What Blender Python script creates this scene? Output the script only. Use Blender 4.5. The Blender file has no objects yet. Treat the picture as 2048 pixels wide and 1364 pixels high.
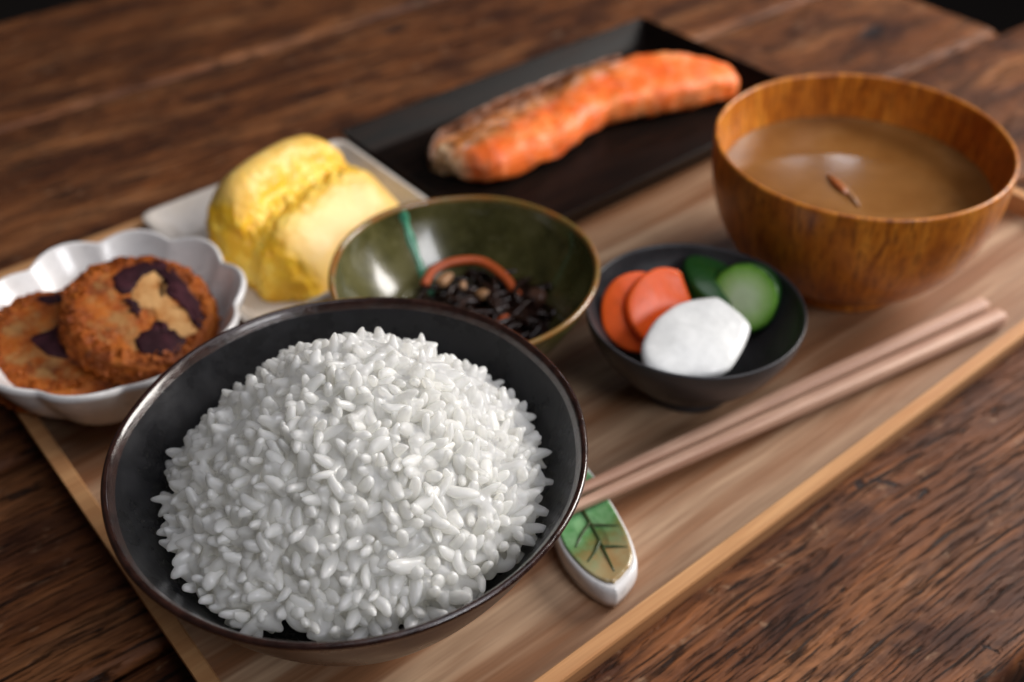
import bpy, bmesh, math, random
from mathutils import Vector, Matrix, noise
import numpy as np

R = math.radians
sc = bpy.context.scene
C = sc.collection
rnd = random.Random(7)

# ------------------------------------------------------------------ camera
cam_d = bpy.data.cameras.new('camera')
cam = bpy.data.objects.new('camera', cam_d)
C.objects.link(cam)
right = Vector((0.7754, -0.6313, -0.0154)); up = Vector((0.4150, 0.4910, 0.7660)); fwd = Vector((0.4760, 0.6003, -0.6427))
back = -fwd.normalized(); right = (right - back * right.dot(back)).normalized(); up = back.cross(right)
m3 = Matrix((right, up, back)).transposed()
cam.matrix_world = Matrix.Translation((-0.0342, -0.1291, 0.2753)) @ m3.to_4x4()
cam_d.sensor_width = 36.0
cam_d.lens = 36.0 * 2160 / 2048
cam_d.clip_start = 0.01
cam_d.clip_end = 60
cam_d.dof.use_dof = True
cam_d.dof.focus_distance = 0.276
cam_d.dof.aperture_fstop = 7.4
sc.camera = cam

# ------------------------------------------------------------------ room light, lamps, exposure
w = bpy.data.worlds.new('World'); sc.world = w; w.use_nodes = True
bg = w.node_tree.nodes['Background']
bg.inputs[0].default_value = (0.95, 0.85, 0.80, 1); bg.inputs[1].default_value = 0.035
sc.view_settings.view_transform = 'Standard'; sc.view_settings.look = 'None'
sc.cycles.diffuse_bounces = 8; sc.cycles.max_bounces = 14
sc.view_settings.exposure = -0.33; sc.view_settings.gamma = 1.0

def area(name, loc, target, sx, sy, power, col):
    d = bpy.data.lights.new(name, 'AREA'); d.shape = 'RECTANGLE'; d.size = sx; d.size_y = sy
    d.energy = power; d.color = col
    o = bpy.data.objects.new(name, d); C.objects.link(o)
    o.location = loc
    o.rotation_euler = (Vector(target) - Vector(loc)).to_track_quat('-Z', 'Y').to_euler()
    return o
# soft daylight from a window at the camera's right, and the panes of a smaller window across the room
area('window_light', (1.08, -0.16, 0.54), (0.12, 0.1, 0.0), 0.50, 0.50, 20.0, (1.0, 0.95, 0.90))
area('side_window_light', (0.22, -1.00, 0.85), (0.10, 0.1, 0.0), 0.45, 0.35, 8.0, (0.97, 0.97, 1.0))
for p in ((1.900, 1.215, 1.020), (1.960, 1.120, 1.020)):
    area('pane_light', p, (0.315, 0.105, 0.05), 0.06, 0.20, 0.50, (0.90, 0.93, 1.0))
area('ceiling_light', (0.38, -0.28, 1.5), (0.1, 0.1, 0.0), 1.1, 1.1, 9.0, (0.93, 0.93, 1.0))

# ------------------------------------------------------------------ node helpers
class NT:
    def __init__(s, name):
        s.m = bpy.data.materials.new(name); s.m.use_nodes = True
        s.t = s.m.node_tree; s.b = s.t.nodes['Principled BSDF']
        s.out = s.t.nodes['Material Output']
    def n(s, typ, **kw):
        nd = s.t.nodes.new('ShaderNode' + typ)
        for k, v in kw.items(): setattr(nd, k, v)
        return nd
    def L(s, a, b): s.t.links.new(a, b)
    def put(s, sock, v):
        if hasattr(v, 'is_output') or isinstance(v, bpy.types.NodeSocket): s.L(v, sock)
        else: sock.default_value = v
    def co(s, scale=(1, 1, 1), rand=False, rot=(0, 0, 0), kind='Object'):
        tc = s.n('TexCoord'); o = tc.outputs[kind]
        if rand:
            oi = s.n('ObjectInfo'); mm = s.n('VectorMath', operation='MULTIPLY_ADD')
            cb = s.n('CombineXYZ')
            for i in range(3): s.L(oi.outputs['Random'], cb.inputs[i])
            s.L(cb.outputs[0], mm.inputs[0]); mm.inputs[1].default_value = (3.1, 7.7, 5.3); s.L(o, mm.inputs[2]); o = mm.outputs[0]
        mp = s.n('Mapping'); mp.inputs['Scale'].default_value = scale; mp.inputs['Rotation'].default_value = rot
        s.L(o, mp.inputs[0]); return mp.outputs[0]
    def noise(s, vec, scale=1, detail=4, rough=0.55, dist=0, col=False):
        nd = s.n('TexNoise'); s.L(vec, nd.inputs['Vector']); nd.inputs['Scale'].default_value = scale
        nd.inputs['Detail'].default_value = detail; nd.inputs['Roughness'].default_value = rough; nd.inputs['Distortion'].default_value = dist
        return nd.outputs['Color' if col else 'Fac']
    def vor(s, vec, scale=1, feature='F1', out='Distance'):
        nd = s.n('TexVoronoi', feature=feature); s.L(vec, nd.inputs['Vector']); nd.inputs['Scale'].default_value = scale
        return nd.outputs[out]
    def ramp(s, fac, stops, interp='LINEAR'):
        nd = s.n('ValToRGB'); cr = nd.color_ramp; cr.interpolation = interp
        while len(cr.elements) < len(stops): cr.elements.new(0.5)
        for e, (p, c) in zip(cr.elements, stops):
            e.position = p
            if not hasattr(c, '__len__'): c = (c, c, c)
            e.color = (*c, 1)
        s.L(fac, nd.inputs[0]); return nd.outputs[0]
    def mix(s, fac, a, b, mode='MIX'):
        nd = s.n('Mix', data_type='RGBA', blend_type=mode)
        s.put(nd.inputs[0], fac)
        for i, v in ((6, a), (7, b)):
            if isinstance(v, tuple) and len(v) == 3: v = (*v, 1)
            s.put(nd.inputs[i], v)
        return nd.outputs[2]
    def math(s, op, a, b=None, c=None):
        nd = s.n('Math', operation=op)
        for i, v in enumerate((a, b, c)):
            if v is not None: s.put(nd.inputs[i], v)
        return nd.outputs[0]
    def bump(s, h, strength=0.5, dist=0.001, prev=None):
        nd = s.n('Bump'); nd.inputs['Strength'].default_value = strength; nd.inputs['Distance'].default_value = dist
        s.L(h, nd.inputs['Height'])
        if prev is not None: s.L(prev, nd.inputs['Normal'])
        return nd.outputs[0]
    def attr(s, name):
        nd = s.n('Attribute'); nd.attribute_name = name; return nd.outputs['Fac']
    def fin(s, base=None, rough=None, normal=None, **kw):
        b = s.b
        if base is not None: s.put(b.inputs['Base Color'], (*base, 1) if isinstance(base, tuple) else base)
        if rough is not None: s.put(b.inputs['Roughness'], rough)
        if normal is not None: s.L(normal, b.inputs['Normal'])
        for k, v in kw.items(): s.put(b.inputs[k.replace('_', ' ')], v)
        return s.m

# ------------------------------------------------------------------ materials
def tbl(x, y):
    ca, sa = math.cos(R(2.7)), math.sin(R(2.7)); return x * ca - y * sa, x * sa + y * ca
KNOTS = [(*tbl(.5134, .2109), .2, .014, .006), (*tbl(.2120, -.0070), .3, .0028, .0018), (*tbl(.2195, -.0120), -.9, .0075, .0012),
         (*tbl(.2250, -.0235), .1, .0042, .0016), (*tbl(.1885, -.0715), -1.0, .0035, .0008), (*tbl(.43, -.02), .1, .006, .003), (*tbl(.30, .40), .1, .010, .0035)]
def mat_table():
    s = NT('old_table_wood')
    base = s.co((1, 1, 1), rand=True)
    wv = s.noise(base, 9, 3, 0.5, col=True)
    mx = s.n('VectorMath', operation='MULTIPLY_ADD'); s.L(wv, mx.inputs[0]); mx.inputs[1].default_value = (0.02, 0.010, 0.0); s.L(base, mx.inputs[2])
    def st(x, y, z=20):
        mp = s.n('Mapping'); mp.inputs['Scale'].default_value = (x, y, z); s.L(mx.outputs[0], mp.inputs[0]); return mp.outputs[0]
    broad = s.noise(st(7, 40), 1, 5, 0.6)
    fib = s.noise(st(22, 330), 1, 5, 0.65)
    fine = s.noise(st(70, 1400), 1, 3, 0.6)
    stain = s.noise(st(16, 42), 1, 6, 0.68, 0.6)
    pore = s.noise(st(36, 760), 1, 5, 0.66, 0.6)
    pore2 = s.noise(st(20, 260), 1, 5, 0.7, 0.8)
    blot = s.noise(st(90, 160), 1, 5, 0.7, 0.5)
    c = s.ramp(broad, [(0.30, (0.10, 0.030, 0.010)), (0.50, (0.24, 0.082, 0.027)), (0.68, (0.40, 0.165, 0.064)), (0.8, (0.50, 0.26, 0.13))])
    c = s.mix(s.ramp(fib, [(0.35, 0.0), (0.65, 1.0)]), s.mix(0.62, c, (0.045, 0.020, 0.011)), c)
    c = s.mix(s.ramp(fine, [(0.3, 0.35), (0.6, 0.0)]), c, (0.035, 0.016, 0.009))
    c = s.mix(s.ramp(stain, [(0.45, 0.0), (0.62, 0.85)]), c, (0.040, 0.013, 0.007))
    c = s.mix(s.ramp(blot, [(0.60, 0.0), (0.70, 0.55)]), c, (0.36, 0.22, 0.13))
    pm = s.ramp(pore, [(0.385, 1.0), (0.455, 0.0)])
    pm2 = s.ramp(pore2, [(0.33, 1.0), (0.40, 0.0)])
    pp = s.math('MAXIMUM', pm, pm2)
    c = s.mix(s.math('MULTIPLY', pp, 0.9), c, (0.010, 0.006, 0.005))
    # knots and old cracks, in the table's own coordinates
    tc = s.n('TexCoord')
    wn = s.noise(s.co((1, 1, 1)), 260, 4, 0.65, col=True)
    wa = s.n('VectorMath', operation='MULTIPLY_ADD'); s.L(wn, wa.inputs[0]); wa.inputs[1].default_value = (0.007, 0.006, 0); s.L(tc.outputs['Object'], wa.inputs[2])
    kmask = None
    for (u, v, a, lu, lv) in KNOTS:
        mp = s.n('Mapping', vector_type='TEXTURE'); mp.inputs['Location'].default_value = (u + .0035, v + .003, 0.72); mp.inputs['Rotation'].default_value = (0, 0, a)
        mp.inputs['Scale'].default_value = (lu, lv, .05); s.L(wa.outputs[0], mp.inputs[0])
        ln = s.n('VectorMath', operation='LENGTH'); s.L(mp.outputs[0], ln.inputs[0])
        q = s.ramp(ln.outputs['Value'], [(0.55, 1.0), (1.0, 0.0)])
        kmask = q if kmask is None else s.math('MAXIMUM', kmask, q)
    c = s.mix(s.math('MULTIPLY', kmask, 0.92), c, (0.012, 0.009, 0.010))
    pp = s.math('MAXIMUM', pp, kmask)
    h = s.math('ADD', s.math('MULTIPLY', fib, 0.5), s.math('MULTIPLY', broad, 0.6))
    h = s.math('SUBTRACT', h, s.math('MULTIPLY', pp, 0.7))
    nrm = s.bump(h, 0.95, 0.0014)
    nrm = s.bump(fine, 0.35, 0.0003, nrm)
    rg = s.ramp(stain, [(0.3, 0.42), (0.7, 0.62)])
    return s.fin(c, rg, nrm, Specular_IOR_Level=0.20)

def mat_tray(name, light, dark, sx=5, sy=110, rough=0.42, k=1.0):
    s = NT(name)
    base = s.co((1, 1, 1), rand=True)
    wv = s.noise(base, 5, 2, 0.5, col=True)
    mx = s.n('VectorMath', operation='MULTIPLY_ADD'); s.L(wv, mx.inputs[0]); mx.inputs[1].default_value = (0.0, 0.018, 0.018); s.L(base, mx.inputs[2])
    def st(x, y, z=None):
        mp = s.n('Mapping'); mp.inputs['Scale'].default_value = (x, y, y if z is None else z); s.L(mx.outputs[0], mp.inputs[0]); return mp.outputs[0]
    g = s.noise(st(sx, sy), 1, 4, 0.6)
    g2 = s.noise(st(sx * 6, sy * 7), 1, 3, 0.6)
    broad = s.noise(st(3, 22), 1, 2, 0.5)
    c = s.ramp(g, [(0.40, dark), (0.50, tuple((a + b) / 2 for a, b in zip(light, dark))), (0.58, light)])
    c = s.mix(s.ramp(g2, [(0.35, 0.45 * k), (0.6, 0.0)]), c, tuple(x * 0.55 for x in dark))
    c = s.mix(s.ramp(broad, [(0.4, 0.0), (0.65, 0.35)]), c, tuple(x * 0.8 for x in dark))
    nrm = s.bump(s.math('ADD', g, g2), 0.18, 0.0006)
    return s.fin(c, rough, nrm, Specular_IOR_Level=0.45)

def mat_ceramic(name, col, col2, scale=120, rough=0.25, bump=0.1, coat=0.0, spec=0.5, rvar=0.1):
    s = NT(name)
    co = s.co()
    n1 = s.noise(co, scale, 4, 0.6); n2 = s.noise(co, scale * 7, 3, 0.6)
    c = s.mix(s.ramp(n1, [(0.35, 0.0), (0.65, 1.0)]), col, col2)
    c = s.mix(s.ramp(n2, [(0.55, 0.0), (0.75, 0.35)]), c, tuple(x * 0.5 for x in col))
    rg = s.ramp(n1, [(0.3, max(0.02, rough - rvar)), (0.7, rough + rvar)])
    nrm = s.bump(s.math('ADD', n1, s.math('MULTIPLY', n2, 0.4)), bump, 0.0006)
    return s.fin(c, rg, nrm, Coat_Weight=coat, Coat_Roughness=0.08, Specular_IOR_Level=spec)

def mat_bowl_wood():
    s = NT('lacquered_bowl_wood')
    tc = s.n('TexCoord'); sp = s.n('SeparateXYZ'); s.L(tc.outputs['Object'], sp.inputs[0])
    cb = s.n('CombineXYZ'); s.L(sp.outputs[0], cb.inputs[0]); s.L(sp.outputs[1], cb.inputs[1])
    nm = s.n('VectorMath', operation='NORMALIZE'); s.L(cb.outputs[0], nm.inputs[0])
    z = s.math('MULTIPLY', sp.outputs[2], 4.0)
    cz = s.n('CombineXYZ'); s.L(z, cz.inputs[2])
    ad = s.n('VectorMath', operation='ADD'); s.L(nm.outputs[0], ad.inputs[0]); s.L(cz.outputs[0], ad.inputs[1])
    g = s.noise(ad.outputs[0], 9, 5, 0.6, 0.3)
    g2 = s.noise(ad.outputs[0], 34, 4, 0.65)
    g3 = s.noise(s.co((60, 60, 240)), 1, 3, 0.5)
    c = s.ramp(g, [(0.30, (0.28, 0.066, 0.006)), (0.5, (0.52, 0.160, 0.014)), (0.68, (0.70, 0.265, 0.030))])
    c = s.mix(s.ramp(g2, [(0.38, 0.7), (0.50, 0.0)]), c, (0.17, 0.045, 0.008))
    c = s.mix(s.ramp(g3, [(0.5, 0.0), (0.7, 0.3)]), c, (0.25, 0.09, 0.025))
    return s.fin(c, 0.36, s.bump(g2, 0.12, 0.0004), Coat_Weight=0.15, Coat_Roughness=0.22, Specular_IOR_Level=0.35)

def mat_rice(name='cooked_rice', sss=0.0040):
    s = NT(name)
    co = s.co(kind='Object'); n1 = s.noise(co, 260, 3, 0.5)
    oi = s.n('ObjectInfo')
    c = s.mix(s.ramp(n1, [(0.35, 0.0), (0.65, 1.0)]), (0.95, 0.945, 0.91), (0.985, 0.982, 0.955))
    tr = s.n('BsdfTranslucent'); tr.inputs[0].default_value = (0.99, 0.985, 0.96, 1)
    mx = s.n('MixShader'); mx.inputs[0].default_value = 0.50; s.L(s.b.outputs[0], mx.inputs[1]); s.L(tr.outputs[0], mx.inputs[2]); s.L(mx.outputs[0], s.out.inputs['Surface'])
    return s.fin(c, 0.26, s.bump(n1, 0.15, 0.0005), Subsurface_Weight=1.0, Subsurface_Radius=(1.0, 0.97, 0.92),
                 Subsurface_Scale=sss, Specular_IOR_Level=0.45, Coat_Weight=0.5, Coat_Roughness=0.08)

def mat_simple(name, col, rough=0.5, **kw):
    s = NT(name); n1 = s.noise(s.co(), 300, 3, 0.6)
    c = s.mix(s.ramp(n1, [(0.3, 0.0), (0.7, 0.5)]), col, tuple(x * 0.7 for x in col))
    return s.fin(c, rough, s.bump(n1, 0.2, 0.0005), **kw)

def mat_black_plate():
    s = NT('black_lacquered_wood')
    g = s.noise(s.co((30, 500, 500)), 1, 4, 0.6)
    c = s.mix(s.ramp(g, [(0.4, 0.0), (0.62, 1.0)]), (0.003, 0.003, 0.003), (0.012, 0.006, 0.004))  # faint brown along the grain: warm reflections put into the colour
    return s.fin(c, s.ramp(g, [(0.3, 0.34), (0.7, 0.46)]), s.bump(g, 0.3, 0.0005), Specular_IOR_Level=0.08)

def mat_salmon():
    s = NT('grilled_salmon_flesh')
    co = s.co(); n1 = s.noise(co, 55, 4, 0.6, 0.4); n2 = s.noise(co, 220, 4, 0.6)
    fl = s.noise(s.co((60, 130, 260)), 1, 3, 0.5, 0.8)
    c = s.ramp(n1, [(0.32, (0.86, 0.12, 0.016)), (0.52, (0.96, 0.20, 0.035)), (0.70, (0.96, 0.34, 0.11))])
    c = s.mix(s.ramp(fl, [(0.58, 0.0), (0.72, 0.45)]), c, (0.95, 0.50, 0.30))
    wv = s.n('TexWave', wave_type='BANDS', bands_direction='X'); s.L(s.co((1, 1, 1), rot=(0, 0, .6)), wv.inputs['Vector']); wv.inputs['Scale'].default_value = 26; wv.inputs['Distortion'].default_value = 14; wv.inputs['Detail'].default_value = 3; wv.inputs['Detail Scale'].default_value = 1.2
    c = s.mix(s.ramp(wv.outputs['Fac'], [(0.80, 0.0), (1.0, 0.16)]), c, (0.95, 0.52, 0.34))
    gr = s.attr('grill'); spt = s.noise(co, 150, 4, 0.7, 0.5)
    brown = s.ramp(spt, [(0.32, (0.07, 0.025, 0.010)), (0.42, (0.36, 0.12, 0.03)), (0.54, (0.72, 0.28, 0.08)), (0.64, (0.70, 0.50, 0.42))])
    c = s.mix(gr, c, brown)
    cr = s.attr('cream'); c = s.mix(cr, c, s.ramp(n2, [(0.4, (0.42, 0.24, 0.10)), (0.55, (0.72, 0.55, 0.36))]))
    return s.fin(c, 0.42, s.bump(s.math('ADD', n1, s.math('ADD', fl, n2)), 0.5, 0.0015), Subsurface_Weight=0.15,
                 Subsurface_Radius=(1, .4, .2), Subsurface_Scale=0.002, Specular_IOR_Level=0.4)

def mat_egg():
    s = NT('rolled_omelette')
    co = s.co(); n1 = s.noise(co, 70, 4, 0.6, 0.5); n2 = s.noise(co, 260, 4, 0.6)
    smooth = s.ramp(n1, [(0.35, (0.72, 0.44, 0.10)), (0.6, (0.77, 0.52, 0.16))])
    curd = s.ramp(n1, [(0.34, (0.80, 0.42, 0.016)), (0.48, (0.88, 0.53, 0.030)), (0.62, (0.93, 0.66, 0.12))])
    c = s.mix(s.attr('curd'), smooth, curd)
    return s.fin(c, 0.42, s.bump(s.math('ADD', n1, n2), 0.3, 0.001), Subsurface_Weight=0.3, Subsurface_Radius=(1, .6, .2), Subsurface_Scale=0.003)

def mat_crust():
    s = NT('fried_crust')
    co = s.co(rand=True); n1 = s.noise(co, 90, 5, 0.65, 0.3); n2 = s.noise(co, 500, 3, 0.7)
    c = s.ramp(n1, [(0.32, (0.10, 0.018, 0.002)), (0.48, (0.28, 0.058, 0.004)), (0.66, (0.44, 0.12, 0.012))])
    c = s.mix(s.ramp(n2, [(0.5, 0.0), (0.7, 0.5)]), c, (0.42, 0.15, 0.03))
    pm = s.math('MULTIPLY', s.attr('pale'), s.ramp(s.noise(co, 140, 4, .6), [(.46, 0.0), (.64, 0.8)]))
    c = s.mix(pm, c, (0.34, 0.18, 0.06))
    return s.fin(c, 0.55, s.bump(n2, 0.8, 0.001), Specular_IOR_Level=0.3)

def mat_soup():
    s = NT('miso_broth')
    co = s.co(); n1 = s.noise(co, 42, 5, 0.60, 0.2)
    c = s.ramp(n1, [(0.30, (0.17, 0.068, 0.016)), (0.52, (0.225, 0.097, 0.026)), (0.75, (0.29, 0.14, 0.048))])
    return s.fin(c, 0.09, s.bump(s.noise(co, 90, 2, 0.5), 0.03, 0.0005), Specular_IOR_Level=0.5, Subsurface_Weight=0.15, Subsurface_Radius=(1, .5, .2), Subsurface_Scale=0.004)

def mat_leaf_top():
    s = NT('leaf_glaze')
    tc = s.n('TexCoord'); sp = s.n('SeparateXYZ'); s.L(tc.outputs['Object'], sp.inputs[0])
    n1 = s.noise(s.co(), 130, 4, 0.6)
    # green towards the upper half, olive brown towards the tip
    f = s.math('MULTIPLY_ADD', sp.outputs[1], 32.0, 0.40); f = s.math('ADD', f, s.math('MULTIPLY', n1, 0.55))
    c = s.ramp(f, [(0.28, (0.32, 0.20, 0.085)), (0.44, (0.15, 0.15, 0.05)), (0.60, (0.07, 0.20, 0.06)), (0.85, (0.14, 0.34, 0.15))])
    c = s.mix(s.ramp(n1, [(0.4, 0.0), (0.7, 0.35)]), c, (0.35, 0.45, 0.28))
    return s.fin(c, 0.18, s.bump(n1, 0.2, 0.0006), Coat_Weight=0.3)

def mat_green_bowl():
    s = NT('olive_glaze')
    co = s.co(); n1 = s.noise(co, 60, 4, 0.6, 0.3); n2 = s.noise(co, 400, 3, 0.6)
    c = s.ramp(n1, [(0.33, (0.036, 0.034, 0.009)), (0.52, (0.072, 0.066, 0.020)), (0.68, (0.11, 0.10, 0.040))])
    c = s.mix(s.ramp(n2, [(0.55, 0.0), (0.72, 0.4)]), c, (0.16, 0.15, 0.07))
    return s.fin(c, 0.20, s.bump(n1, 0.15, 0.0008), Coat_Weight=0.4, Coat_Roughness=0.08)

def mat_cucumber():
    s = NT('cucumber_flesh')
    tc = s.n('TexCoord'); ln = s.n('VectorMath', operation='LENGTH'); s.L(tc.outputs['Object'], ln.inputs[0])
    n1 = s.noise(s.co(), 200, 3, 0.6)
    f = s.math('MULTIPLY_ADD', n1, 0.003, ln.outputs['Value'])
    c = s.ramp(s.math('MULTIPLY', f, 58.0), [(0.30, (0.55, 0.68, 0.42)), (0.55, (0.36, 0.55, 0.20)), (0.74, (0.16, 0.38, 0.04)), (0.82, (0.012, 0.07, 0.010))])
    return s.fin(c, 0.3, s.bump(n1, 0.3, 0.0008), Subsurface_Weight=0.2, Subsurface_Radius=(.5, 1, .3), Subsurface_Scale=0.002)

def mat_patch(name, a, b):
    s = NT(name); n1 = s.noise(s.co(), 110, 4, .6, .5); n2 = s.noise(s.co(), 600, 3, .6)
    return s.fin(s.mix(s.ramp(n1, [(.42, 0.0), (.62, 1.0)]), a, b), 0.50, Specular_IOR_Level=0.15, normal= s.bump(s.math('ADD', n1, n2), 0.5, 0.0008))
M = {}
M['table'] = mat_table()
M['tray_floor'] = mat_tray('tray_base_wood', (0.50, 0.335, 0.215), (0.25, 0.115, 0.055), 3.2, 75)
M['tray_rim'] = mat_tray('tray_rim_wood', (0.62, 0.335, 0.15), (0.50, 0.24, 0.10), 6, 160, 0.40, 0.5)
M['chop'] = mat_tray('chopstick_wood', (0.60, 0.38, 0.27), (0.40, 0.22, 0.15), 10, 260, 0.55, 0.8)
M['dark_in'] = mat_ceramic('charcoal_glaze', (0.008, 0.008, 0.009), (0.017, 0.017, 0.019), 90, 0.30, 0.25, spec=0.20)
M['dark_out'] = mat_ceramic('charcoal_glaze_outside', (0.050, 0.038, 0.034), (0.085, 0.066, 0.058), 60, 0.30, 0.2)
M['rim_brown'] = mat_ceramic('brown_black_rim', (0.014, 0.006, 0.005), (0.036, 0.014, 0.010), 300, 0.14, 0.35, coat=0.6)
M['pickle'] = mat_ceramic('matt_charcoal', (0.030, 0.029, 0.032), (0.045, 0.043, 0.047), 110, 0.42, 0.15, spec=0.4)
M['white'] = mat_ceramic('white_porcelain', (0.70, 0.68, 0.67), (0.76, 0.75, 0.75), 40, 0.20, 0.04, coat=0.3)
M['egg_plate'] = mat_ceramic('cream_porcelain', (0.58, 0.52, 0.46), (0.66, 0.62, 0.58), 40, 0.20, 0.05, coat=0.3)
M['bowlwood'] = mat_bowl_wood()
M['rice'] = mat_rice()
M['grain'] = mat_rice('rice_grain', 0.0012)
M['plate'] = mat_black_plate()
M['salmon'] = mat_salmon()
M['egg'] = mat_egg()
M['crust'] = mat_crust()
M['soup'] = mat_soup()
M['leaf'] = mat_leaf_top()
M['green'] = mat_green_bowl()
M['green_rim'] = mat_ceramic('rust_brown_rim', (0.26, 0.10, 0.024), (0.17, 0.12, 0.03), 110, 0.22, 0.2, coat=0.5)
M['turq'] = mat_ceramic('turquoise_drip', (0.035, 0.17, 0.10), (0.09, 0.33, 0.20), 200, 0.15, 0.2, coat=0.5)
M['cuc'] = mat_cucumber()
M['cucskin'] = mat_simple('cucumber_skin', (0.018, 0.085, 0.014), 0.3)
M['carrot'] = mat_simple('pickled_carrot', (1.0, 0.135, 0.012), 0.34, Subsurface_Weight=0.3, Subsurface_Radius=(1, .3, .1), Subsurface_Scale=0.003)
M['daikon'] = mat_simple('pickled_radish', (0.90, 0.91, 0.90), 0.24, Subsurface_Weight=0.4, Subsurface_Radius=(1, 1, 1), Subsurface_Scale=0.003)
M['purple'] = mat_patch('purple_sweet_potato', (0.022, 0.006, 0.009), (0.055, 0.016, 0.022))
M['pale'] = mat_patch('pale_potato', (0.52, 0.29, 0.115), (0.36, 0.14, 0.035))
M['olivepale'] = mat_simple('browned_potato', (0.32, 0.16, 0.045), 0.45)
M['weed'] = mat_simple('black_seaweed', (0.022, 0.008, 0.005), 0.26, Coat_Weight=0.15)
M['cookcarrot'] = mat_simple('simmered_carrot', (0.46, 0.085, 0.018), 0.3)
M['tofu'] = mat_simple('fried_tofu', (0.36, 0.19, 0.09), 0.4)
M['vein'] = mat_simple('painted_vein', (0.040, 0.065, 0.018), 0.3)
M['floor'] = mat_simple('dark_floor', (0.028, 0.022, 0.020), 0.7)
M['gap'] = mat_simple('knot_hole', (0.008, 0.006, 0.006), 0.5)

# ------------------------------------------------------------------ object helpers
def tag(o, label=None, cat=None, group=None, kind=None):
    if label: o['label'] = label
    if cat: o['category'] = cat
    if group: o['group'] = group
    if kind: o['kind'] = kind
    return o
def thing(name, label, cat, loc=(0, 0, 0), rz=0.0, group=None):
    o = bpy.data.objects.new(name, None); o.empty_display_size = 0.01; C.objects.link(o)
    o.location = loc; o.rotation_euler = (0, 0, rz)
    return tag(o, label, cat, group)
def mk(name, V, F, mat, parent=None, smooth=True, attrs=None):
    me = bpy.data.meshes.new(name); me.from_pydata([tuple(v) for v in V], [], F); me.update()
    if smooth: me.polygons.foreach_set('use_smooth', [True] * len(me.polygons))
    if mat is not None: me.materials.append(mat)
    if attrs:
        for k, vals in attrs.items():
            a = me.attributes.new(k, 'FLOAT', 'POINT'); a.data.foreach_set('value', vals)
    o = bpy.data.objects.new(name, me); C.objects.link(o)
    if parent is not None: o.parent = parent
    return o
def fix_normals(o):
    bm = bmesh.new(); bm.from_mesh(o.data); bmesh.ops.recalc_face_normals(bm, faces=bm.faces); bm.to_mesh(o.data); bm.free(); return o
def lathe(name, prof, mat, parent, n=128, fr=None, closed=True, caps=False):
    """prof: list of (r, z) ; fr(angle, r, z) -> (r, z)"""
    V = []; F = []; k = len(prof)
    for i in range(n):
        a = 2 * math.pi * i / n
        for (r, z) in prof:
            if fr: r, z = fr(a, r, z)
            V.append((r * math.cos(a), r * math.sin(a), z))
    for i in range(n):
        j = (i + 1) % n
        for q in range(k if closed else k - 1):
            q2 = (q + 1) % k
            F.append((i * k + q, j * k + q, j * k + q2, i * k + q2))
    if caps:
        if prof[0][0] > 0: F.append([i * k for i in range(n)])
        F.append([i * k + k - 1 for i in range(n)][::-1])
    return fix_normals(mk(name, V, F, mat, parent))
def smoothprof(pts, sub=6):
    """Catmull-Rom through profile points"""
    out = []
    n = len(pts)
    for i in range(n - 1):
        p0 = pts[max(i - 1, 0)]; p1 = pts[i]; p2 = pts[i + 1]; p3 = pts[min(i + 2, n - 1)]
        for s in range(sub):
            t = s / sub
            out.append(tuple(0.5 * ((2 * p1[d]) + (-p0[d] + p2[d]) * t + (2 * p0[d] - 5 * p1[d] + 4 * p2[d] - p3[d]) * t * t + (-p0[d] + 3 * p1[d] - 3 * p2[d] + p3[d]) * t ** 3) for d in range(len(p1))))
    out.append(tuple(pts[-1])); return out
def box(name, x0, x1, y0, y1, z0, z1, mat, parent, bev=0.0008, seg=2, shape=None):
    bm = bmesh.new(); bmesh.ops.create_cube(bm, size=1)
    for v in bm.verts: v.co = Vector(((x0 + x1) / 2 + v.co.x * (x1 - x0), (y0 + y1) / 2 + v.co.y * (y1 - y0), (z0 + z1) / 2 + v.co.z * (z1 - z0)))
    if shape: shape(bm)
    if bev: bmesh.ops.bevel(bm, geom=list(bm.edges), offset=bev, segments=seg, profile=0.6, affect='EDGES')
    me = bpy.data.meshes.new(name); bm.to_mesh(me); bm.free(); me.materials.append(mat)
    me.polygons.foreach_set('use_smooth', [True] * len(me.polygons))
    me.set_sharp_from_angle(angle=R(40)) if hasattr(me, 'set_sharp_from_angle') else None
    o = bpy.data.objects.new(name, me); C.objects.link(o); o.parent = parent; return o
def tube(path, rad, n=8, squash=1.0):
    """vertices, faces of a tube along path; rad number or list"""
    V = []; F = []; k = len(path)
    for i, p in enumerate(path):
        p = Vector(p); t = (Vector(path[min(i + 1, k - 1)]) - Vector(path[max(i - 1, 0)])).normalized()
        a = t.cross(Vector((0, 0, 1)));
        if a.length < 1e-3: a = t.cross(Vector((1, 0, 0)))
        a.normalize(); b = a.cross(t)
        r = rad[i] if hasattr(rad, '__len__') else rad
        for j in range(n):
            g = 2 * math.pi * j / n
            V.append(p + a * (r * math.cos(g)) + b * (r * squash * math.sin(g)))
    for i in range(k - 1):
        for j in range(n):
            j2 = (j + 1) % n; F.append((i * n + j, i * n + j2, (i + 1) * n + j2, (i + 1) * n + j))
    F.append(list(range(n))[::-1]); F.append([(k - 1) * n + j for j in range(n)])
    return V, F
def nz(p, s, seed=0.0): return noise.noise(Vector(p) * s + Vector((seed, seed * 1.7, seed * 0.3)))
def fbm(p, s, seed=0.0, o=3):
    v = 0; a = 1; t = 0
    for i in range(o): v += a * nz(p, s, seed + i * 9.1); t += a; a *= 0.5; s *= 2.1
    return v / t

# ------------------------------------------------------------------ setting
tag(mk('floor', [(-12, -12, -0.72), (12, -12, -0.72), (12, 12, -0.72), (-12, 12, -0.72)], [(0, 1, 2, 3)], M['floor'], smooth=False), kind='structure')

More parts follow.
